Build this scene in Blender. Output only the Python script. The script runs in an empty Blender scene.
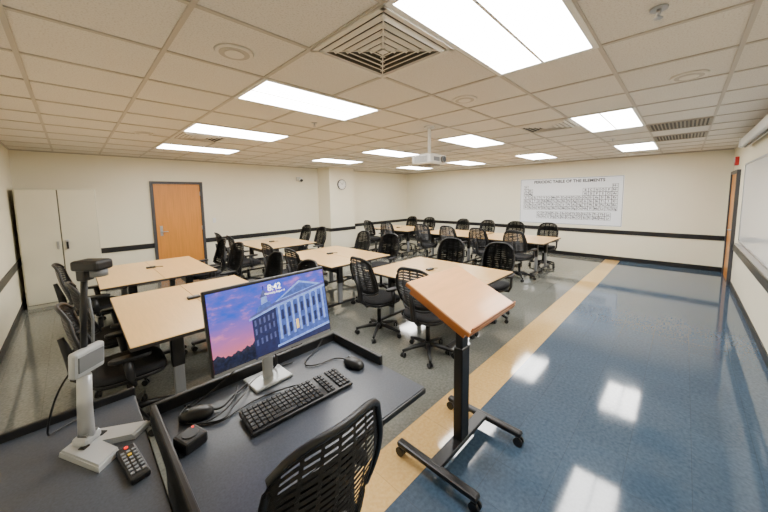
import bpy, bmesh, math, random
from mathutils import Vector, Matrix, Euler
random.seed(4)
sc=bpy.context.scene
col=sc.collection
# ------------------------------------------------------------------ materials
def s2l(c):
    return tuple(((v/255)/12.92 if v/255<=.04045 else (((v/255)+.055)/1.055)**2.4) for v in c)+(1,)
def mat(name,rgb,rough=.5,metal=0,var=0,scale=8,stretch=(1,1,1),bump=0,emit=0,coat=0,spec=None,bscale=None):
    m=bpy.data.materials.new(name); m.use_nodes=True
    nt=m.node_tree; N=nt.nodes; L=nt.links; b=N['Principled BSDF']
    c=s2l(rgb)
    b.inputs['Base Color'].default_value=c; b.inputs['Roughness'].default_value=rough
    b.inputs['Metallic'].default_value=metal
    if spec is not None: b.inputs['Specular IOR Level'].default_value=spec
    if coat: b.inputs['Coat Weight'].default_value=coat; b.inputs['Coat Roughness'].default_value=.1
    if emit: b.inputs['Emission Color'].default_value=c; b.inputs['Emission Strength'].default_value=emit
    if var or bump:
        tc=N.new('ShaderNodeTexCoord'); mp=N.new('ShaderNodeMapping'); mp.inputs['Scale'].default_value=stretch
        L.new(tc.outputs['Object'],mp.inputs['Vector'])
        no=N.new('ShaderNodeTexNoise'); no.inputs['Scale'].default_value=scale; no.inputs['Detail'].default_value=5
        L.new(mp.outputs[0],no.inputs['Vector'])
        if var:
            r=N.new('ShaderNodeValToRGB')
            r.color_ramp.elements[0].position=.3; r.color_ramp.elements[1].position=.7
            r.color_ramp.elements[0].color=tuple(v*(1-var) for v in c[:3])+(1,)
            r.color_ramp.elements[1].color=tuple(min(1,v*(1+var)) for v in c[:3])+(1,)
            L.new(no.outputs['Fac'],r.inputs[0]); L.new(r.outputs[0],b.inputs['Base Color'])
            if emit: L.new(r.outputs[0],b.inputs['Emission Color'])
        if bump:
            bp=N.new('ShaderNodeBump'); bp.inputs['Strength'].default_value=bump; bp.inputs['Distance'].default_value=.005
            no2=N.new('ShaderNodeTexNoise'); no2.inputs['Scale'].default_value=bscale or scale*6; L.new(tc.outputs['Object'],no2.inputs['Vector'])
            L.new(no2.outputs['Fac'],bp.inputs['Height']); L.new(bp.outputs[0],b.inputs['Normal'])
    return m
M_wall=mat('wall_paint_cream',(237,230,206),.55,var=.015,scale=2,bump=.05)
M_black=mat('black_plastic',(16,16,18),.42,var=.15,scale=20)
M_blackm=mat('black_powdercoat',(26,26,28),.35,metal=.2)
M_rubber=mat('black_vinyl_trim',(24,23,24),.4)
M_fabric=mat('black_seat_fabric',(20,20,23),.85,var=.25,scale=120,bump=.2)
M_maple=mat('maple_laminate',(228,184,120),.3,var=.05,scale=5,stretch=(14,1,1),coat=.2)
M_edge=mat('dark_edge_band',(40,34,30),.5)
M_door=mat('oak_door_veneer',(208,136,54),.4,var=.1,scale=3,stretch=(14,14,.7),coat=.15)
M_frame=mat('charcoal_door_frame',(62,62,66),.45)
M_cab=mat('beige_enamel_steel',(210,205,182),.4,var=.02,scale=3)
M_cabd=mat('beige_enamel_shadowgap',(100,96,80),.5)
M_metal=mat('brushed_aluminium',(190,190,192),.3,metal=.9,var=.05,scale=30)
M_grey=mat('grey_plastic',(120,122,125),.45)
M_silver=mat('silver_plastic',(190,193,196),.32,metal=.3)
M_white=mat('white_plastic',(232,232,228),.4)
M_desk=mat('charcoal_speckled_laminate',(64,69,78),.34,var=.22,scale=160)
M_deskedge=mat('black_tmold',(22,22,24),.4)
M_deskbody=mat('graphite_panel',(48,50,54),.5,var=.1,scale=30)
M_lecwood=mat('cherry_laminate',(226,168,110),.36,var=.06,scale=4,stretch=(1,9,1),coat=.15)
M_lecedge=mat('cherry_edge',(184,112,54),.4,var=.1,scale=6)
M_board=mat('whiteboard_enamel',(240,242,242),.12)
M_paper=mat('poster_vinyl',(240,244,250),.35)
M_ink=mat('poster_ink',(24,32,52),.5)
M_red=mat('red_alarm_plastic',(190,30,25),.4)
M_vent=mat('painted_metal_vent',(222,217,206),.45)
M_ventdark=mat('duct_dark',(84,80,74),.7)
M_ret=mat('return_grille_grey',(150,144,130),.6)
M_screenclock=mat('clock_face',(238,236,228),.3)
M_key=mat('key_black',(34,35,38),.5)
M_keyb=mat('keyboard_frame_black',(14,14,16),.4)
M_txt=mat('white_glow_text',(255,255,255),.5,emit=2.2)
M_grid=mat('tbar_painted_steel',(184,177,165),.45)
M_sticker=mat('asset_sticker_white',(226,216,196),.5)
M_yel=mat('button_yellow',(220,180,40),.5); 
M_rlamp=mat('red_led',(230,30,20),.4,emit=1.5)

# ceiling tile
def ceil_mat():
    m=bpy.data.materials.new('acoustic_ceiling_tile'); m.use_nodes=True
    nt=m.node_tree;N=nt.nodes;L=nt.links;b=N['Principled BSDF'];b.inputs['Roughness'].default_value=.9
    tc=N.new('ShaderNodeTexCoord')
    n1=N.new('ShaderNodeTexNoise');n1.inputs['Scale'].default_value=110;n1.inputs['Detail'].default_value=4
    L.new(tc.outputs['Object'],n1.inputs['Vector'])
    r=N.new('ShaderNodeValToRGB');r.color_ramp.elements[0].position=.34;r.color_ramp.elements[1].position=.5
    r.color_ramp.elements[0].color=s2l((206,200,190));r.color_ramp.elements[1].color=s2l((224,220,211))
    L.new(n1.outputs['Fac'],r.inputs[0]);L.new(r.outputs[0],b.inputs['Base Color'])
    bp=N.new('ShaderNodeBump');bp.inputs['Strength'].default_value=.12;bp.inputs['Distance'].default_value=.002
    L.new(n1.outputs['Fac'],bp.inputs['Height']);L.new(bp.outputs[0],b.inputs['Normal'])
    return m
M_ceil=ceil_mat()
YS0,YS1=1.09,1.395
def floor_mat():
    m=bpy.data.materials.new('waxed_vct_floor'); m.use_nodes=True
    nt=m.node_tree;N=nt.nodes;L=nt.links;b=N['Principled BSDF']
    tc=N.new('ShaderNodeTexCoord');sp=N.new('ShaderNodeSeparateXYZ');L.new(tc.outputs['Object'],sp.inputs[0])
    def math_(op,a,bv=None,c=None):
        n=N.new('ShaderNodeMath');n.operation=op
        for i,v in enumerate((a,bv,c)):
            if v is None: continue
            if isinstance(v,(int,float)): n.inputs[i].default_value=v
            else: L.new(v,n.inputs[i])
        return n.outputs[0]
    T=.3048
    xs=math_('DIVIDE',sp.outputs['X'],T); ys=math_('DIVIDE',math_('SUBTRACT',sp.outputs['Y'],YS0),T)
    cx=math_('FLOOR',xs);cy=math_('FLOOR',ys)
    cb=N.new('ShaderNodeCombineXYZ');L.new(cx,cb.inputs[0]);L.new(cy,cb.inputs[1])
    wn=N.new('ShaderNodeTexWhiteNoise');L.new(cb.outputs[0],wn.inputs['Vector'])
    fx=math_('FRACT',xs);fy=math_('FRACT',ys)
    ex=math_('MINIMUM',fx,math_('SUBTRACT',1,fx));ey=math_('MINIMUM',fy,math_('SUBTRACT',1,fy))
    e=math_('MINIMUM',ex,ey); seam=math_('LESS_THAN',e,.006)
    n1=N.new('ShaderNodeTexNoise');n1.inputs['Scale'].default_value=45;n1.inputs['Detail'].default_value=6;L.new(tc.outputs['Object'],n1.inputs['Vector'])
    def ramp(a,bb):
        r=N.new('ShaderNodeValToRGB');r.color_ramp.elements[0].position=.32;r.color_ramp.elements[1].position=.68
        r.color_ramp.elements[0].color=s2l(a);r.color_ramp.elements[1].color=s2l(bb);L.new(n1.outputs['Fac'],r.inputs[0]);return r.outputs[0]
    blue=ramp((58,76,96),(72,92,112));grey=ramp((100,101,95),(122,123,116));yel=ramp((204,166,104),(216,182,122))
    def mix(f,a,bb,bt='MIX'):
        x=N.new('ShaderNodeMix');x.data_type='RGBA';x.blend_type=bt
        if isinstance(f,(int,float)): x.inputs[0].default_value=f
        else: L.new(f,x.inputs[0])
        for k,v in ((6,a),(7,bb)):
            if isinstance(v,tuple): x.inputs[k].default_value=v
            else: L.new(v,x.inputs[k])
        return x.outputs[2]
    isg=math_('GREATER_THAN',sp.outputs['Y'],YS1); isb=math_('LESS_THAN',sp.outputs['Y'],YS0)
    c=mix(isg,yel,grey); c=mix(isb,c,blue)
    vv=math_('ADD',.94,math_('MULTIPLY',wn.outputs['Value'],.09))
    hv=N.new('ShaderNodeCombineColor'); [L.new(vv,hv.inputs[i]) for i in range(3)]
    c=mix(1,c,hv.outputs[0],'MULTIPLY')
    c=mix(math_('MULTIPLY',seam,.3),c,(.03,.03,.03,1))
    L.new(c,b.inputs['Base Color'])
    n3=N.new('ShaderNodeTexNoise');n3.inputs['Scale'].default_value=3.5;n3.inputs['Detail'].default_value=3;L.new(tc.outputs['Object'],n3.inputs['Vector'])
    L.new(math_('ADD',.03,math_('MULTIPLY',n3.outputs['Fac'],.09)),b.inputs['Roughness'])
    bp=N.new('ShaderNodeBump');bp.inputs['Strength'].default_value=.06;bp.inputs['Distance'].default_value=.004
    L.new(n3.outputs['Fac'],bp.inputs['Height']);L.new(bp.outputs[0],b.inputs['Normal'])
    b.inputs['IOR'].default_value=1.6
    return m
M_floor=floor_mat()
def lens_mat():
    m=bpy.data.materials.new('troffer_lens_lit'); m.use_nodes=True
    b=m.node_tree.nodes['Principled BSDF'];b.inputs['Base Color'].default_value=(.9,.9,.9,1)
    b.inputs['Emission Color'].default_value=(1,.98,.945,1);b.inputs['Emission Strength'].default_value=29
    return m
M_lens=lens_mat()

# ------------------------------------------------------------------ builder
class B:
    def __init__(s): s.bm=bmesh.new(); s.m=[]
    def mi(s,m):
        if m not in s.m: s.m.append(m)
        return s.m.index(m)
    def merge(s,tmp,m,M=None,smooth=False):
        i=s.mi(m); mp={}
        for v in tmp.verts: mp[v]=s.bm.verts.new((M@v.co) if M else v.co)
        for f in tmp.faces:
            try: nf=s.bm.faces.new([mp[v] for v in f.verts])
            except ValueError: continue
            nf.material_index=i; nf.smooth=smooth
        tmp.free()
    def box(s,c,size,m,rot=(0,0,0),bev=0,seg=2,M=None):
        t=bmesh.new(); bmesh.ops.create_cube(t,size=1)
        for v in t.verts: v.co=Vector((v.co.x*size[0],v.co.y*size[1],v.co.z*size[2]))
        if bev: bmesh.ops.bevel(t,geom=t.edges[:],offset=bev,segments=seg,affect='EDGES',profile=.5)
        X=Matrix.Translation(c)@Euler(rot).to_matrix().to_4x4()
        s.merge(t,m,(M@X) if M else X,smooth=False); return s
    def bb(s,x0,x1,y0,y1,z0,z1,m,bev=0): return s.box(((x0+x1)/2,(y0+y1)/2,(z0+z1)/2),(x1-x0,y1-y0,z1-z0),m,bev=bev)
    def cyl(s,p,q,r,m,r2=None,n=16):
        p=Vector(p);q=Vector(q);d=q-p
        t=bmesh.new(); bmesh.ops.create_cone(t,cap_ends=True,segments=n,radius1=r,radius2=r if r2 is None else r2,depth=d.length)
        X=Matrix.Translation((p+q)/2)@d.to_track_quat('Z','Y').to_matrix().to_4x4()
        i=s.mi(m); mp={}
        for v in t.verts: mp[v]=s.bm.verts.new(X@v.co)
        for f in t.faces:
            nf=s.bm.faces.new([mp[v] for v in f.verts]); nf.material_index=i; nf.smooth=len(f.verts)==4
        t.free(); return s
    def rings(s,rs,m,cap=True,smooth=True):
        i=s.mi(m); vr=[[s.bm.verts.new(p) for p in r] for r in rs]; n=len(rs[0])
        for a,b in zip(vr,vr[1:]):
            for k in range(n):
                f=s.bm.faces.new((a[k],a[(k+1)%n],b[(k+1)%n],b[k])); f.material_index=i;f.smooth=smooth
        if cap:
            for r in (list(reversed(vr[0])),vr[-1]):
                f=s.bm.faces.new(r); f.material_index=i
        return s
    def tube(s,pts,r,m,n=8,sx=1):
        pts=[Vector(p) for p in pts]; rs=[]
        for k,p in enumerate(pts):
            d=(pts[min(k+1,len(pts)-1)]-pts[max(k-1,0)]).normalized()
            up=Vector((0,0,1)) if abs(d.z)<.9 else Vector((1,0,0))
            a=d.cross(up).normalized(); b=a.cross(d).normalized()
            rr=r[k] if isinstance(r,(list,tuple)) else r
            rs.append([p+a*math.cos(2*math.pi*j/n)*rr*sx+b*math.sin(2*math.pi*j/n)*rr for j in range(n)])
        return s.rings(rs,m)
    def quad(s,pts,m):
        f=s.bm.faces.new([s.bm.verts.new(p) for p in pts]); f.material_index=s.mi(m); return s
    def sell(s,cz,m,w,d,levels,e=3.2,n=32,c=(0,0),fn=None):
        rs=[]
        for z,k in levels:
            r=[]
            for j in range(n):
                t=2*math.pi*j/n; ct,st=math.cos(t),math.sin(t)
                x=c[0]+w/2*k*math.copysign(abs(ct)**(2/e),ct); y=c[1]+d/2*k*math.copysign(abs(st)**(2/e),st)
                r.append(Vector((x,y,cz+z+(fn(x,y) if fn else 0))))
            rs.append(r)
        return s.rings(rs,m)
    def mesh(s,name,recalc=True):
        if recalc: bmesh.ops.recalc_face_normals(s.bm,faces=s.bm.faces[:])
        me=bpy.data.meshes.new(name); s.bm.to_mesh(me); s.bm.free()
        for m in s.m: me.materials.append(m)
        return me
    def obj(s,name,loc=(0,0,0),rot=(0,0,0),parent=None):
        o=bpy.data.objects.new(name,s.mesh(name)); col.objects.link(o); o.location=loc;o.rotation_euler=rot
        if parent: o.parent=parent
        return o
def inst(name,me,loc,rz=0):
    o=bpy.data.objects.new(name,me);col.objects.link(o);o.location=loc;o.rotation_euler=(0,0,rz);return o
def text(body,size,mat_,parent,loc,rot=(0,0,0),name='text',align='CENTER',ext=.0006,off=0):
    cu=bpy.data.curves.new(name,'FONT');cu.body=body;cu.size=size;cu.align_x=align;cu.align_y='CENTER';cu.extrude=ext;cu.offset=off
    o=bpy.data.objects.new(name+'_tmp',cu);col.objects.link(o)
    me=bpy.data.meshes.new_from_object(o);bpy.data.objects.remove(o)
    me.materials.clear();me.materials.append(mat_)
    t=bpy.data.objects.new(name,me);col.objects.link(t);t.parent=parent;t.location=loc;t.rotation_euler=rot
    return t

# ------------------------------------------------------------------ room
H=2.6174; XL,XP,YR,YD=-.675,9.70,-.6875,8.2
W=.12
B().bb(XL-W,XP+W,YR-W,YD+W,-.1,0,M_floor).obj('floor')
B().bb(XL-W,XP+W,YR-W,YD+W,H,H+.1,M_ceil).obj('ceiling')
B().bb(XL-W,XL,YR-W,YD+W,0,H,M_wall).obj('wall_left')
B().bb(XP,XP+W,YR-W,YD+W,0,H,M_wall).obj('wall_far')
B().bb(XL,XP,YR-W,YR,0,H,M_wall).obj('wall_right')
B().bb(XL,XP,YD,YD+W,0,H,M_wall).obj('wall_door_side')
CX0,CX1,CY=5.43,6.37,7.58
B().bb(CX0,CX1,CY,YD,0,H,M_wall).obj('wall_column')
DX0,DX1,DH=1.2,2.2,2.12
RX0,RX1=8.35,9.4
def trims(nm,z0,z1,t):
    b=B();b.bb(XL,XL+t,YR,YD,z0,z1,M_rubber,.002);b.obj(nm+'_left')
    b=B();b.bb(XP-t,XP,YR,YD,z0,z1,M_rubber,.002);b.obj(nm+'_far')
    b=B();b.bb(XL,RX0,YR,YR+t,z0,z1,M_rubber,.002);b.bb(RX1,XP,YR,YR+t,z0,z1,M_rubber);b.obj(nm+'_right')
    b=B();b.bb(XL,DX0,YD-t,YD,z0,z1,M_rubber,.002);b.bb(DX1,CX0,YD-t,YD,z0,z1,M_rubber,.002);b.bb(CX1,XP,YD-t,YD,z0,z1,M_rubber,.002)
    b.bb(CX0-t,CX0,CY-t,YD,z0,z1,M_rubber,.002);b.bb(CX0,CX1,CY-t,CY,z0,z1,M_rubber,.002);b.bb(CX1,CX1+t,CY-t,YD,z0,z1,M_rubber,.002)
    b.obj(nm+'_door_side')
trims('baseboard',0,.105,.012)
trims('trim_chair_rail',.68,.785,.018)
# ceiling grid
G=.61;X0,Y0=1.0625,.4172
b=B();x=X0-3*G
while x<XP:
    if x>XL: b.bb(x-.012,x+.012,YR,YD,H-.008,H,M_grid)
    x+=G
y=Y0-2*G
while y<YD:
    if y>YR: b.bb(XL,XP,y-.012,y+.012,H-.0075,H,M_grid)
    y+=G
b.bb(XL,XL+.02,YR,YD,H-.02,H,M_grid);b.bb(XP-.02,XP,YR,YD,H-.02,H,M_grid);b.bb(XL,XP,YR,YR+.02,H-.02,H,M_grid);b.bb(XL,XP,YD-.02,YD,H-.02,H,M_grid)
b.obj('trim_ceiling_grid')
# troffers
b=B();L_,Wd=2*G,G
for (a0,a1,c0,c1) in ((0,L_,0,.03),(0,L_,Wd-.03,Wd),(0,.03,0,Wd),(L_-.03,L_,0,Wd),(0,L_,Wd/2-.008,Wd/2+.008)):
    b.bb(a0,a1,c0,c1,-.012,0,M_white)
b.bb(.03,L_-.03,.03,Wd/2-.008,-.010,-.001,M_lens);b.bb(.03,L_-.03,Wd/2+.008,Wd-.03,-.010,-.001,M_lens)
tm=b.mesh('ceiling_light')
for i in range(3):
    for j in range(4):
        inst('ceiling_light',tm,(X0+5*G*i,Y0+3*G*j,H),0)
# square louvred diffuser: nested square frames (thin blades tilted both ways) below a dark neck
def diffuser():
    b=B();b.bb(-.285,.285,-.285,.285,-.006,-.002,M_ventdark)
    for s in (-1,1):
        b.box((0,s*.289,-.012),(.606,.028,.012),M_vent,bev=.002);b.box((s*.289,0,-.012),(.028,.606,.012),M_vent,bev=.002)
    for k in range(5):
        r=.250-.050*k
        for s in (-1,1):
            b.box((0,s*r,-.020),(2*r+.02,.026,.004),M_vent,rot=(s*.45,0,0))
            b.box((s*r,0,-.020),(.026,2*r+.02,.004),M_vent,rot=(0,-s*.45,0))
    b.box((0,0,-.024),(.05,.05,.006),M_vent)
    for q in range(4):
        a=math.pi/4+q*math.pi/2;b.box((math.cos(a)*.19,math.sin(a)*.19,-.016),(.36,.008,.010),M_vent,rot=(0,0,a))
    return b.mesh('ceiling_air_diffuser')
dm=diffuser()
for x,y in ((X0+.5*G,Y0+1.5*G),(X0+5.5*G,Y0+1.5*G),(X0+.5*G,Y0+7.5*G)):
    inst('ceiling_air_diffuser',dm,(x,y,H))
b=B();b.bb(-.3,.3,-.3,.3,-.004,-.001,M_ventdark)
for k in range(16): b.box((0,-.28+k*.037,-.008),(.58,.022,.003),M_ret,rot=(.6,0,0))
for s in (-1,1): b.box((0,s*.295,-.008),(.6,.02,.012),M_ret);b.box((s*.295,0,-.008),(.02,.6,.012),M_ret)
rm=b.mesh('return_air_grille')
for x,y in ((X0+7.5*G,Y0-.5*G),(X0+9.5*G,Y0-.5*G)): inst('return_air_grille',rm,(x,y,H))
# speakers
b=B();b.cyl((0,0,-.001),(0,0,-.012),.11,M_vent,.1,32);b.cyl((0,0,-.012),(0,0,-.014),.085,M_grid,n=32);b.cyl((0,0,-.014),(0,0,-.017),.055,M_vent,n=24)
sm=b.mesh('ceiling_speaker')
for x,y in ((.76,1.99),(2.61,1.5),(3.35,.03),(5.9,2.3),(.75,5.2)): inst('ceiling_speaker',sm,(x,y,H))
b=B();b.cyl((0,0,0),(0,0,-.008),.035,M_metal,n=24);b.cyl((0,0,-.008),(0,0,-.035),.009,M_metal);b.cyl((0,0,-.045),(0,0,-.048),.018,M_metal,n=20)
for s in (-1,1): b.tube([(s*.009,0,-.025),(s*.014,0,-.035),(s*.004,0,-.045)],.002,M_metal)
km=b.mesh('sprinkler_head')
for x,y in ((2.04,.14),(6.3,.9),(2.1,3.2),(6.2,4.4)): inst('sprinkler_head',km,(x,y,H))
# doors
b=B();f=.055
b.bb(DX0,DX0+f,YD-.05,YD,0,DH,M_frame);b.bb(DX1-f,DX1,YD-.05,YD,0,DH,M_frame);b.bb(DX0+f,DX1-f,YD-.05,YD,DH-f,DH,M_frame)
b.bb(DX0+f+.004,DX1-f-.004,YD-.028,YD-.002,.008,DH-f-.004,M_door,.002)
b.bb(DX0+.12,DX0+.17,YD-.034,YD-.028,.93,1.15,M_metal);b.cyl((DX0+.145,YD-.03,1.02),(DX0+.145,YD-.08,1.02),.012,M_metal);b.tube([(DX0+.145,YD-.08,1.02),(DX0+.2,YD-.08,1.02),(DX0+.26,YD-.075,1.02)],.009,M_metal)
b.cyl((DX0+.145,YD-.028,1.12),(DX0+.145,YD-.045,1.12),.016,M_metal)
for zz in (.25,1.05,1.85): b.cyl((DX1-f-.005,YD-.032,zz-.05),(DX1-f-.005,YD-.032,zz+.05),.008,M_metal)
b.obj('door_1')
b=B()
b.bb(RX0,RX0+f,YR,YR+.05,0,DH,M_frame);b.bb(RX1-f,RX1,YR,YR+.05,0,DH,M_frame);b.bb(RX0+f,RX1-f,YR,YR+.05,DH-f,DH,M_frame)
b.bb(RX0+f+.004,RX1-f-.004,YR+.002,YR+.028,.008,DH-f-.004,M_door,.002)
b.bb(RX0+.12,RX0+.17,YR+.028,YR+.034,.93,1.15,M_metal);b.cyl((RX0+.145,YR+.03,1.02),(RX0+.145,YR+.08,1.02),.012,M_metal);b.tube([(RX0+.145,YR+.08,1.02),(RX0+.2,YR+.08,1.02),(RX0+.26,YR+.075,1.02)],.009,M_metal)
b.obj('door_2')
b=B();b.box((0,.025,0),(.13,.05,.16),M_red,bev=.008);b.box((0,.055,.02),(.05,.02,.09),M_white,bev=.006);b.obj('fire_alarm_strobe',(8.85,YR,2.3))
b=B();b.box((0,0,0),(.07,.008,.115),M_white,bev=.003);b.box((0,-.006,0),(.02,.01,.04),M_white,bev=.002);b.obj('light_switch',(2.42,YD-.004,1.2))
b=B();b.cyl((0,0,0),(0,-.035,0),.155,M_black,n=40);b.cyl((0,-.035,0),(0,-.037,0),.14,M_screenclock,n=40)
for k in range(12):
    a=k*math.pi/6;b.box((math.sin(a)*.118,-.038,math.cos(a)*.118),(.006,.002,.02),M_black,rot=(0,a,0))
b.box((.025,-.040,.03),(.008,.002,.085),M_black,rot=(0,.7,0));b.box((-.04,-.041,.035),(.005,.002,.115),M_black,rot=(0,-.85,0))
b.obj('wall_clock',(5.87,CY,2.1))
b=B();b.box((0,-.02,0),(.12,.04,.12),M_white,bev=.008);b.cyl((0,-.04,0),(0,-.1,-.01),.024,M_grey);
bm_=bmesh.new();bmesh.ops.create_uvsphere(bm_,u_segments=20,v_segments=12,radius=.07);b.merge(bm_,M_white,Matrix.Translation((0,-.13,-.02)),True);b.cyl((0,-.16,-.04),(0,-.205,-.055),.04,M_black)
b.obj('security_camera',(4.75,YD,2.27))
# whiteboard + projection screen
YW=YR+.003
b=B();b.bb(3.4,7.6,YW,YW+.012,.93,2.15,M_board)
b.bb(3.38,7.62,YW,YW+.022,.905,.93,M_metal);b.bb(3.38,7.62,YW,YW+.022,2.15,2.175,M_metal);b.bb(3.38,3.4,YW,YW+.022,.93,2.15,M_metal);b.bb(7.6,7.62,YW,YW+.022,.93,2.15,M_metal)
b.bb(3.6,7.4,YW+.022,YW+.075,.895,.907,M_metal);b.obj('whiteboard')
b=B();b.bb(4.2,7.25,YR+.02,YR+.13,2.41,2.54,M_white,.03);b.bb(4.15,4.21,YR+.01,YR+.14,2.4,2.55,M_white,.01);b.bb(7.24,7.3,YR+.01,YR+.14,2.4,2.55,M_white,.01)
b.cyl((4.25,YR+.08,2.40),(7.2,YR+.08,2.40),.012,M_black)
b.bb(4.3,4.34,YR+.002,YR+.03,2.5,H,M_metal);b.bb(7.1,7.14,YR+.002,YR+.03,2.5,H,M_metal);b.obj('projection_screen')
# poster
PY0,PY1,PZ0,PZ1=1.10,3.62,.87,2.17
b=B();b.bb(XP-.0062,XP-.001,PY0,PY1,PZ0,PZ1,M_paper)
els="H He Li Be B C N O F Ne Na Mg Al Si P S Cl Ar K Ca Sc Ti V Cr Mn Fe Co Ni Cu Zn Ga Ge As Se Br Kr Rb Sr Y Zr Nb Mo Tc Ru Rh Pd Ag Cd In Sn Sb Te I Xe Cs Ba La Hf Ta W Re Os Ir Pt Au Hg Tl Pb Bi Po At Rn Fr Ra Ac Rf Db Sg Bh Hs Mt Ds Rg Cn Nh Fl Mc Lv Ts Og Ce Pr Nd Pm Sm Eu Gd Tb Dy Ho Er Tm Yb Lu Th Pa U Np Pu Am Cm Bk Cf Es Fm Md No Lr".split()
pos=[(0,0),(17,0)]+[(c,1) for c in (0,1,12,13,14,15,16,17)]+[(c,2) for c in (0,1,12,13,14,15,16,17)]+[(c,r) for r in (3,4,5,6) for c in range(18)]+[(c+3,7.5) for c in range(14)]+[(c+3,8.5) for c in range(14)]
cw,ch=.128,.1;ty=PY1-.105;tz=PZ1-.2
for (c,r) in pos:
    ya=ty-c*cw;za=tz-r*ch;t=.006;xx=XP-.0075
    for (y0,y1,z0,z1) in ((ya-cw,ya,za-t,za),(ya-cw,ya,za-ch,za-ch+t),(ya-t,ya,za-ch,za),(ya-cw,ya-cw+t,za-ch,za)):
        b.quad([(xx,y0,z0),(xx,y1,z0),(xx,y1,z1),(xx,y0,z1)],M_ink)
for yy0,yy1,z0,z1 in ((PY0+.01,PY1-.01,PZ1-.018,PZ1-.01),(PY0+.01,PY1-.01,PZ0+.01,PZ0+.018),(PY0+.01,PY0+.018,PZ0+.01,PZ1-.01),(PY1-.018,PY1-.01,PZ0+.01,PZ1-.01)):
    b.quad([(XP-.0075,yy0,z0),(XP-.0075,yy1,z0),(XP-.0075,yy1,z1),(XP-.0075,yy0,z1)],M_ink)
poster=b.obj('periodic_table_poster')
RT=(math.pi/2,0,-math.pi/2)
text("PERIODIC TABLE OF THE ELEMENTS",.108,M_ink,poster,(XP-.009,(PY0+PY1)/2,PZ1-.1),RT,'title',off=.003)
for (c,r),e in zip(pos,els):
    text(e,.078,M_ink,poster,(XP-.009,ty-(c+.5)*cw,tz-(r+.5)*ch),RT,'symbol',ext=.0004,off=.002)
# projector
b=B();b.cyl((0,0,H),(0,0,2.27),.022,M_white);b.cyl((0,0,H),(0,0,H-.02),.07,M_white,n=24);b.box((0,0,2.265),(.16,.16,.02),M_white,bev=.004)
b.box((0,0,2.195),(.36,.30,.12),M_white,bev=.025,seg=3);b.cyl((0.08,-.15,2.195),(.08,-.18,2.195),.042,M_grey,n=24);b.cyl((.08,-.18,2.195),(.08,-.183,2.195),.034,M_black,n=24)
for k in range(6): b.box((-.181,0,2.16+k*.013),(.004,.2,.005),M_grey)
b.box((-.05,-.151,2.195),(.12,.004,.05),M_grey);b.box((0,0,2.13),(.2,.2,.02),M_grey,bev=.004);b.obj('ceiling_projector',(3.3,2.40,0))
# cabinet
b=B();x0,x1,y0,y1=-.62,.31,7.38,8.18
b.bb(x0,x1,y0+.02,y1,.0,1.93,M_cab,.004);b.bb(x0+.012,x1-.012,y0+.012,y0+.022,.05,1.915,M_cabd)
xm=(x0+x1)/2
b.bb(x0+.014,xm-.008,y0,y0+.02,.06,1.912,M_cab,.004);b.bb(xm+.008,x1-.014,y0,y0+.02,.06,1.912,M_cab,.004)
b.box((xm+.06,y0-.006,1.0),(.04,.012,.17),M_metal,bev=.004);b.cyl((xm+.06,y0-.01,1.03),(xm+.06,y0-.035,1.03),.013,M_metal);b.box((xm+.06,y0-.035,.99),(.026,.016,.12),M_black,bev=.005)
b.box((xm-.05,y0-.006,1.0),(.03,.012,.13),M_metal,bev=.004)
for zz in (.3,1.65):
    for xx in (x0+.008,x1-.008): b.cyl((xx,y0+.008,zz-.04),(xx,y0+.008,zz+.04),.006,M_cab)
b.obj('storage_cabinet')

# ------------------------------------------------------------------ tables
def table_mesh():
    b=B();w,l,h=.606,1.52,.74
    b.box((0,0,h-.013),(w,l,.026),M_maple,bev=.003)
    b.box((0,0,h-.018),(w+.004,l+.004,.026),M_edge,bev=.003)
    for s in (-1,1):
        y=s*(l/2-.22)
        b.box((0,y,h-.04),(.5,.06,.025),M_blackm,bev=.004)
        b.box((0,y,.4),(.075,.045,.65),M_grey,bev=.01)
        b.box((0,y,.56),(.09,.06,.3),M_blackm,bev=.01)
        b.box((0,y,.09),(.56,.055,.035),M_blackm,bev=.012)
        for t in (-1,1):
            b.cyl((t*.255,y,.075),(t*.255,y,.045),.01,M_blackm)
            b.cyl((t*.255,y-.024,.028),(t*.255,y-.006,.028),.028,M_black,n=18);b.cyl((t*.255,y+.006,.028),(t*.255,y+.024,.028),.028,M_black,n=18)
    b.box((0,0,.62),(.025,l-.5,.14),M_blackm,bev=.004)
    b.box((0,0,h-.045),(.05,l-.46,.03),M_blackm)
    return b.mesh('training_table')
TM=table_mesh()
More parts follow.
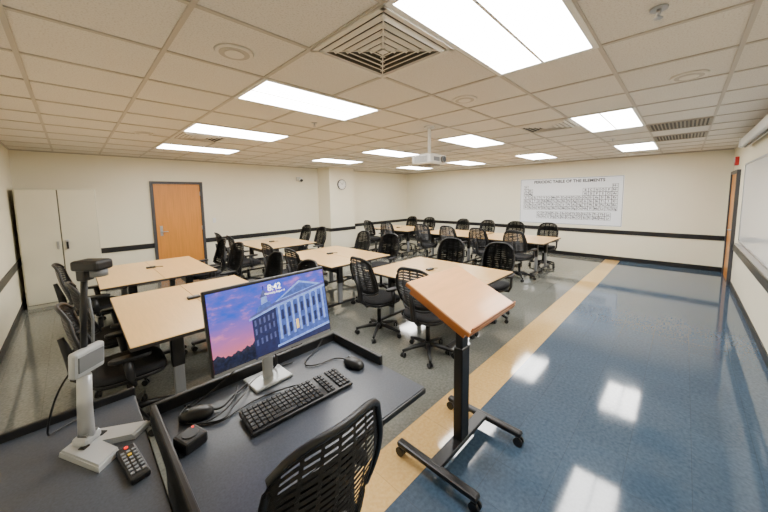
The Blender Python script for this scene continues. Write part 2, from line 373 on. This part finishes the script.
# ------------------------------------------------------------------ chairs
def caster(b,x,y,a):
    b.cyl((x,y,.075),(x,y,.05),.008,M_blackm,n=8)
    d=Vector((-math.sin(a),math.cos(a),0))
    for s in (-1,1):
        p=Vector((x,y,.026))+d*s*.006; b.cyl(p,p+d*s*.016,.026,M_black,n=14)
def chair_mesh(name,sh=.46,bh=.46,rows=13,cols=5,arms=True,slot=.42):
    b=B()
    for k in range(5):
        a=math.pi/2+k*2*math.pi/5;c,s=math.cos(a),math.sin(a)
        b.tube([(0,0,.115),(c*.1,s*.1,.112),(c*.2,s*.2,.095),(c*.295,s*.295,.072)],[.03,.026,.021,.016],M_black,n=8,sx=.9)
        caster(b,c*.285,s*.285,a+.6)
    b.cyl((0,0,.07),(0,0,.15),.042,M_black,.034,20);b.cyl((0,0,.15),(0,0,sh-.14),.026,M_blackm,n=16);b.cyl((0,0,sh-.16),(0,0,sh-.05),.016,M_metal,n=14)
    b.box((0,-.01,sh-.055),(.2,.26,.05),M_black,bev=.015)
    dip=lambda x,y: -.012*max(0,1-(x/.22)**2)-.5*max(0,y-.12)**2*2
    b.sell(sh,M_black,.49,.47,[(-.035,.86),(-.03,.95),(-.015,.99),(0,1.0)],fn=dip)
    b.sell(sh,M_fabric,.48,.46,[(-.002,.98),(.014,1.0),(.03,.985),(.042,.93),(.047,.8),(.049,.5),(.049,.05)],fn=dip)
    z0=sh+.10
    def S(u,v):
        w=.235*(.84+.16*math.sin(math.pi*min(1,v*.95+.08)))
        e=abs(u)**3.5
        zz=z0+bh*v-(.07*e if v>.5 else -.05*e)*abs(v-.5)*2
        yy=-.235-.10*v**1.3-.025*math.sin(math.pi*v)+.06*u*u
        return Vector((u*w,yy,zz))
    t=bmesh.new();g={}
    vs=[0,.07];step=.86/rows
    for r in range(rows):
        vs+= [.07+step*r+step*(1-slot),.07+step*(r+1)]
    vs.append(1.0);nv=len(vs)-1
    us=[-1,-.84]
    cs=1.68/cols
    for c in range(cols):
        us+=[-.84+cs*c+cs*.5,-.84+cs*(c+1)-cs*.22,-.84+cs*(c+1)]
    us.append(1.0);us=sorted(set(round(x,5) for x in us));nu=len(us)-1
    for i in range(nu+1):
        for j in range(nv+1): g[i,j]=t.verts.new(S(us[i],vs[j]))
    for i in range(nu):
        for j in range(nv):
            border=i<1 or i>=nu-1 or j<1 or j>=nv-1
            slotrow=(j>=2 and j%2==0)
            rib=(i-1)%3==2
            if border or not slotrow or rib: t.faces.new((g[i,j],g[i+1,j],g[i+1,j+1],g[i,j+1]))
    bmesh.ops.solidify(t,geom=t.faces[:],thickness=.012)
    b.merge(t,M_black,None,True)
    path=[S(-1,v/10) for v in range(11)]+[S(-1+u/6,1) for u in range(1,12)]+[S(1,1-v/10) for v in range(11)]+[S(1-u/6,0) for u in range(1,13)]
    b.tube([p+Vector((0,-.004,0)) for p in path],.012,M_black,n=8)
    b.tube([(0,-.06,sh-.06),(0,-.2,sh-.05),(0,-.285,sh+.03),(0,-.30,sh+.16),(0,-.34,sh+.34)],[.028,.026,.024,.022,.012],M_black,n=10,sx=1.5)
    if arms:
        for s in (-1,1):
            b.tube([(s*.15,.0,sh-.045),(s*.26,.0,sh-.04),(s*.285,-.005,sh+.02),(s*.285,-.02,sh+.16)],[.018,.018,.018,.02],M_black,n=8,sx=1.4)
            b.sell(sh+.165,M_black,.075,.24,[(0,.9),(.006,1),(.02,1),(.027,.9)],e=3,n=20,c=(s*.283,.0))
    return b.mesh(name)
CM=chair_mesh('office_chair',rows=13,slot=.13,cols=4)
def chair(x,y,face,j=.12):
    inst('office_chair',CM,(x+random.uniform(-.03,.03),y+random.uniform(-.02,.02),0),face-math.pi/2+random.uniform(-j,j))
def hub(x,y):
    b=B();b.box((0,0,.012),(.11,.06,.024),M_black,bev=.006)
    for k in (-1,1): b.box((k*.025,0,.0245),(.03,.03,.002),M_grey)
    b.tube([(.05,0,.012),(.09,.02,.006),(.12,.0,.005),(.14,-.03,.005)],.004,M_black);b.obj('table_power_hub',(x,y,.7405))
pods=[(.81,3.38,(1,1),.58),(.76,5.4,(1,0),.6),(3.32,2.29,(1,1),.70),(3.12,4.28,(1,1),.74),(3.12,6.5,(1,1),.74),(7.12,2.72,(1,1),.74),(7.12,4.3,(1,1),.74),(7.12,6.25,(1,1),.74)]
for px,py,lf,off in pods:
    inst('training_table',TM,(px-.305,py,0));inst('training_table',TM,(px+.305,py,0))
    hub(px-.02,py+.1)
    for k,s in enumerate((-.37,.40)):
        if lf[k]: chair(px-off,py+s,0)
        chair(px+.74,py+s,math.pi)

# ------------------------------------------------------------------ instructor desk
DZ=.93
b=B();b.bb(.17,.99,.745,1.38,DZ-.03,DZ,M_desk);b.bb(.165,.995,.74,1.385,DZ-.028,DZ-.004,M_deskedge,.004)
b.bb(.145,.995,1.372,1.392,DZ-.05,DZ+.045,M_deskedge,.005);b.bb(.145,.165,.745,1.39,DZ-.05,DZ+.045,M_deskedge,.005);b.bb(.978,.998,1.0,1.39,DZ-.05,DZ+.045,M_deskedge,.005)
b.bb(.175,.195,.78,1.37,.03,DZ-.03,M_deskbody,.003);b.bb(.80,.82,1.02,1.37,.03,DZ-.03,M_deskbody,.003);b.bb(.195,.80,1.345,1.365,.2,DZ-.03,M_deskbody,.003)
b.bb(.17,.2,.8,1.35,.0,.03,M_deskedge);b.bb(.795,.825,1.04,1.35,0,.03,M_deskedge)
b.tube([(.82,1.15,.65),(.96,1.15,.89)],.012,M_blackm);b.tube([(.82,1.05,.65),(.96,.95,.89)],.012,M_blackm)
b.obj('instructor_desk')
b=B();b.bb(-.63,.12,.42,1.60,DZ-.03,DZ,M_desk);b.bb(-.635,.125,.415,1.605,DZ-.028,DZ-.004,M_deskedge,.004)
b.bb(-.635,.125,1.595,1.612,DZ-.04,DZ+.03,M_deskedge,.004)
b.bb(-.61,.09,.46,1.57,.05,DZ-.03,M_deskbody,.004)
for x in (-.55,.03):
    for y in (.55,1.5): b.cyl((x,y,.05),(x,y,.0),.03,M_black)
b.obj('media_console')

# monitor
def uvpt(u,v): return (-.2635+.527*u,-.0135,-.148+.296*v)
MS=.96
b=B();b.box((0,.055,.006),(.17,.13,.012),M_silver,bev=.005);b.box((0,.055,.16),(.045,.018,.3),M_silver,bev=.004);b.box((0,.03,.32),(.09,.05,.09),M_black,bev=.006)
mon=b.obj('desktop_monitor',(.56,1.235,DZ+.0005),(0,0,.03))
b=B();b.box((0,0,0),(.545,.022,.322),M_black,bev=.005);b.box((0,.022,-.0),(.3,.03,.2),M_black,bev=.012)
b.box((0,-.0112,-.157),(.53,.003,.012),M_grey)
pan=b.obj('display_panel',(0,-.035,.325),(-.17,0,0),parent=mon);pan.scale=(MS,MS,MS)
SM=bpy.data.materials.new('screen_sunset_sky');SM.use_nodes=True
nt=SM.node_tree;N=nt.nodes;L=nt.links;pb=N['Principled BSDF'];pb.inputs['Base Color'].default_value=(.01,.01,.01,1);pb.inputs['Roughness'].default_value=.25
tc=N.new('ShaderNodeTexCoord');mp=N.new('ShaderNodeMapping');mp.inputs['Scale'].default_value=(1,1,2.6);mp.inputs['Rotation'].default_value=(0,.45,0)
L.new(tc.outputs['Object'],mp.inputs[0])
no=N.new('ShaderNodeTexNoise');no.inputs['Scale'].default_value=11;no.inputs['Detail'].default_value=9;no.inputs['Roughness'].default_value=.62;L.new(mp.outputs[0],no.inputs['Vector'])
r1=N.new('ShaderNodeValToRGB');e=r1.color_ramp.elements;e[0].position=.42;e[0].color=s2l((24,84,220));e[1].position=.74;e[1].color=s2l((228,140,206))
x=e.new(.56);x.color=s2l((92,88,216))
L.new(no.outputs['Fac'],r1.inputs[0])
sp=N.new('ShaderNodeSeparateXYZ');L.new(tc.outputs['Object'],sp.inputs[0])
mr=N.new('ShaderNodeMapRange');mr.inputs[1].default_value=-.13;mr.inputs[2].default_value=.04;mr.inputs[3].default_value=1;mr.inputs[4].default_value=0;L.new(sp.outputs['Z'],mr.inputs[0])
mx=N.new('ShaderNodeMix');mx.data_type='RGBA';L.new(mr.outputs[0],mx.inputs[0]);L.new(r1.outputs[0],mx.inputs[6]);mx.inputs[7].default_value=s2l((246,120,110))
L.new(mx.outputs[2],pb.inputs['Emission Color']);pb.inputs['Emission Strength'].default_value=1.25
def em(n,c,s=1.15,var=.3,scale=60): 
    m=mat(n,c,.4,var=var,scale=scale,emit=s);return m
E_wall=em('screen_building_stone',(54,76,146));E_dark=em('screen_building_shadow',(20,28,70));E_lite=em('screen_building_light',(112,138,206));E_tree=em('screen_trees',(22,28,50),var=.7,scale=90);E_win=em('screen_windows_lit',(246,196,120));E_roof=em('screen_roof',(66,74,124))
def poly(b,pts,m,k): b.quad([(p[0],p[1]-.0003*k,p[2]) for p in (uvpt(u,v) for u,v in pts)],m)
b=B();poly(b,[(0,0),(1,0),(1,1),(0,1)],SM,0);b.obj('screen_image',parent=pan)
b=B()
poly(b,[(0,0),(.34,0),(.34,.12),(0,.10)],E_tree,1)
for cu,cv,ru,rv in ((.03,.10,.06,.10),(.10,.10,.05,.06),(.17,.11,.05,.07),(.24,.11,.05,.09),(.30,.10,.05,.12)):
    b.quad([(p[0],p[1]-.0003,p[2]) for p in (uvpt(max(0,cu+ru*math.cos(a*math.pi/8)*(1+.12*math.sin(a*2.7))),cv+rv*math.sin(a*math.pi/8)*(1+.15*math.cos(a*3.1))) for a in range(16))],E_tree)
poly(b,[(.30,.0),(.50,.0),(.50,.62),(.30,.53)],E_dark,2)
poly(b,[(.50,.0),(1,.0),(1,.74),(.50,.62)],E_wall,2)
poly(b,[(.28,.515),(.50,.60),(1,.72),(1,.755),(.50,.635),(.28,.54)],E_lite,3)
poly(b,[(.29,.545),(.50,.64),(1,.76),(1,.79),(.50,.675),(.29,.57)],E_roof,3)
poly(b,[(.50,.675),(.96,.785),(.74,.91)],E_lite,3);poly(b,[(.54,.695),(.91,.785),(.74,.88)],E_wall,4)
poly(b,[(.34,.60),(.47,.66),(.46,.72),(.36,.68)],E_wall,4);poly(b,[(.385,.69),(.44,.715),(.437,.80),(.39,.79)],E_lite,5);poly(b,[(.38,.79),(.445,.80),(.43,.86),(.415,.90),(.40,.86)],E_roof,5);poly(b,[(.411,.89),(.417,.89),(.417,.95),(.411,.95)],E_dark,5)
for k in range(8):
    u=.515+k*.062;h1=.125+.012*k;h0=.60+.0145*k;poly(b,[(u,h1),(u+.020,h1+.003),(u+.019,h0+.002),(u+.002,h0)],E_lite,5)
    poly(b,[(u-.003,h0-.012),(u+.024,h0-.008),(u+.024,h0+.008),(u-.003,h0+.004)],E_lite,6)
    if k<7:
        for n_,vz in enumerate((.17,.40)):
            vz+=.012*k;poly(b,[(u+.028,vz),(u+.052,vz+.005),(u+.052,vz+.145),(u+.028,vz+.14)],E_win if (k,n_)==(2,0) else E_dark,5)
for k in range(5):
    u=.315+k*.037
    for vz in (.15,.30,.42): 
        vz+=.008*k;poly(b,[(u,vz),(u+.015,vz+.004),(u+.015,vz+.085),(u,vz+.08)],E_roof,5)
poly(b,[(.48,.03),(1,.10),(1,.135),(.48,.06)],E_lite,6);poly(b,[(.46,.0),(1,.0),(1,.10),(.46,.03)],E_dark,6)
b.obj('screen_building',parent=pan)
text("8:42",.036,M_txt,pan,(0.005,-.017,.118),(math.pi/2,0,0),'clock_digits',ext=.0002,off=.0004)
text("Wednesday, August 13",.010,M_txt,pan,(0.005,-.017,.096),(math.pi/2,0,0),'date_digits',ext=.0002)
# keyboard
b=B();b.box((0,0,.012),(.45,.15,.016),M_keyb,rot=(.04,0,0),bev=.005)
for r in range(6):
    for k in range(22):
        if k in (15,18) : continue
        if r==0 and 4<=k<=8: continue
        b.box((-.208+k*.0198,-.055+r*.0225,.0215+.0009*r),(.0168,.0185,.007),M_key,bev=.002,seg=1)
b.box((-.208+6*.0198,-.055,.0215),(.096,.0185,.007),M_key,bev=.002)
kb=b.obj('computer_keyboard',(.58,1.055,DZ+.002),(0,0,-.05));kb.scale=(.94,.94,.94)
def mouse(x,y,rz):
    b=B()
    b.sell(0,M_black,.066,.115,[(0.001,.9),(.008,1),(.018,.97),(.028,.82),(.035,.55),(.037,.1)],e=2.4,n=24)
    b.cyl((-.004,.03,.033),(.004,.03,.033),.008,M_grey);return b.obj('computer_mouse',(x,y,DZ+.001),(0,0,rz))
m1=mouse(.89,1.09,.1);m2=mouse(.265,1.25,1.2)
b=B();b.box((0,0,.02),(.075,.075,.04),M_black,bev=.008);b.cyl((0,0,.04),(0,0,.043),.024,M_deskbody);b.cyl((.02,.02,.0405),(.02,.02,.044),.004,M_rlamp);b.obj('desk_push_button',(.215,1.12,DZ+.001),(0,0,.3))
bpy.context.view_layer.update()
def cable(name,pts,parent,r=.0032):
    cu=bpy.data.curves.new(name,'CURVE');cu.dimensions='3D';s=cu.splines.new('NURBS');s.points.add(len(pts)-1);s.order_u=4;s.use_endpoint_u=True
    for p,q in zip(s.points,pts): p.co=(*q,1)
    cu.bevel_depth=r;cu.bevel_resolution=3
    o=bpy.data.objects.new('t',cu);col.objects.link(o);me=bpy.data.meshes.new_from_object(o);bpy.data.objects.remove(o)
    me.materials.clear();me.materials.append(M_black);ob=bpy.data.objects.new(name,me);col.objects.link(ob)
    ob.parent=parent;ob.matrix_parent_inverse=parent.matrix_world.inverted();return ob
z=DZ+.005
cable('keyboard_cable',[(.62,1.13,z+.01),(.58,1.17,z),(.42,1.2,z),(.33,1.14,z),(.24,1.19,z),(.22,1.3,z),(.3,1.34,z),(.4,1.36,z+.03),(.45,1.365,z+.06)],mon)
cable('mouse_cable',[(.885,1.14,z+.01),(.88,1.22,z),(.8,1.2,z+.002),(.7,1.25,z+.002),(.78,1.32,z),(.86,1.35,z),(.9,1.362,z+.04)],mon)
cable('monitor_cable',[(.6,1.3,z+.1),(.63,1.33,z+.02),(.6,1.34,z+.002),(.5,1.33,z+.004),(.38,1.26,z+.004),(.33,1.2,z+.004),(.28,1.3,z+.004),(.25,1.35,z)],mon,.004)
cable('presenter_cable',[(.265,1.19,z+.005),(.33,1.13,z+.006),(.36,1.2,z+.008),(.45,1.24,z+.008),(.48,1.32,z+.008),(.6,1.34,z+.002),(.7,1.33,z)],mon)
cable('network_cable',[(.30,1.36,z),(.20,1.33,z),(.22,1.2,z+.004),(.31,1.17,z+.006),(.40,1.23,z+.006),(.44,1.33,z+.004)],mon)
# instructor chair
IC=chair_mesh('instructor_chair',sh=.46,bh=.53,rows=18,cols=6,slot=.32)
inst('instructor_chair',IC,(.49,1.00,0),.02)
# document camera
b=B()
P=[(-.10,-.085),(-.03,-.085),(0,.0),(.03,-.085),(.10,-.085),(.045,.10),(-.045,.10)]
for z0,z1,k in ((0,.014,1),(.014,.02,.94)):
    b.rings([[Vector((x*k,y*k,z0)) for x,y in P],[Vector((x*k*.97,y*k*.97,z1)) for x,y in P]],M_silver,smooth=False)
b.box((0,.05,.03),(.06,.05,.03),M_silver,bev=.01)
b.tube([(0,.05,.03),(0,.045,.14),(0,.035,.25)],[.019,.017,.016],M_silver,n=12,sx=1.3)
b.box((0,.02,.30),(.10,.026,.085),M_silver,rot=(.1,0,0),bev=.008);b.box((0,.005,.30),(.08,.004,.05),M_grey,rot=(.1,0,0))
b.tube([(0,.03,.3),(0,.015,.45),(0,-.005,.60)],.009,M_black,n=12)
b.tube([(.03,.03,.3),(.032,.02,.42),(.012,.005,.5)],.004,M_grey)
b.box((.0,-.03,.61),(.06,.085,.032),M_black,bev=.008);b.cyl((0,-.05,.595),(0,-.05,.575),.022,M_grey,n=20);b.box((0,-.005,.585),(.036,.03,.05),M_black,bev=.006)
b.box((0,.045,.048),(.04,.03,.006),M_grey);b.box((-.03,.03,.021),(.02,.02,.004),M_black);b.box((.03,.03,.021),(.02,.02,.004),M_black)
dc=b.obj('document_camera',(0.01,1.33,DZ+.001),(0,0,.75));bpy.context.view_layer.update()
cable('document_camera_cable',[(0,1.37,DZ+.3),(-.06,1.42,DZ+.25),(-.11,1.45,DZ+.1),(-.12,1.47,DZ+.01),(-.1,1.55,DZ+.006),(0,1.57,DZ+.006)],dc)
b=B();b.box((0,0,.010),(.048,.17,.018),M_black,bev=.005)
for r in range(7):
    for k in range(3): b.box((-.014+k*.014,-.06+r*.018,.0205),(.009,.009,.003),M_yel if r==5 and k==1 else M_grey)
b.cyl((0,.072,.018),(0,.072,.022),.005,M_rlamp);b.obj('remote_control',(.07,1.16,DZ+.001),(0,0,.12))
# ------------------------------------------------------------------ lectern
b=B()
for x in (-.31,.31):
    b.box((x,0,.085),(.055,.58,.035),M_blackm,bev=.012)
    for y in (-.27,.27):
        b.cyl((x,y,.07),(x,y,.05),.01,M_blackm);
        for s in (-1,1): b.cyl((x+s*.006,y,.03),(x+s*.024,y,.03),.03,M_black,n=18)
b.box((0,0,.09),(.62,.08,.03),M_blackm,bev=.006)
b.box((0,0,.56),(.085,.05,.93),M_blackm,bev=.008);b.box((0,0,.42),(.10,.065,.65),M_blackm,bev=.008)
b.box((0,0,1.03),(.3,.2,.02),M_blackm,rot=(.42,0,0),bev=.004)
MM=Matrix.Translation((0,0,1.09))@Euler((.42,0,0)).to_matrix().to_4x4()
b.box((0,0,0),(.61,.48,.028),M_lecwood,M=MM,bev=.002);b.box((0,0,-.004),(.614,.484,.022),M_lecedge,M=MM,bev=.002)
b.box((0,0,-.035),(.56,.42,.05),M_lecedge,M=MM,bev=.002)
b.box((0,-.235,.022),(.58,.008,.03),M_lecedge,M=MM,bev=.002)
b.obj('rolling_lectern',(1.74,1.0,0))

# ------------------------------------------------------------------ world + camera
w=bpy.data.worlds.new('world');sc.world=w;w.use_nodes=True;w.node_tree.nodes['Background'].inputs[0].default_value=(.5,.5,.5,1);w.node_tree.nodes['Background'].inputs[1].default_value=.3
cd=bpy.data.cameras.new('camera');co=bpy.data.objects.new('camera',cd);col.objects.link(co);sc.camera=co
f,yc,pitch,roll,yaw,h=305.8341,225.2445,.0964,-.0140,.7764,1.7426
cd.sensor_width=36;cd.lens=f/768*36;cd.clip_start=.03
F=Vector((math.cos(yaw)*math.cos(pitch),math.sin(yaw)*math.cos(pitch),-math.sin(pitch)))
R=Vector((math.sin(yaw),-math.cos(yaw),0));U=R.cross(F)
R2=R*math.cos(roll)+U*math.sin(roll); U2=-R*math.sin(roll)+U*math.cos(roll)
Mx=Matrix((( R2.x,U2.x,-F.x,0),(R2.y,U2.y,-F.y,0),(R2.z,U2.z,-F.z,h),(0,0,0,1)))
co.matrix_world=Mx
cd.shift_y=(yc-256)/768
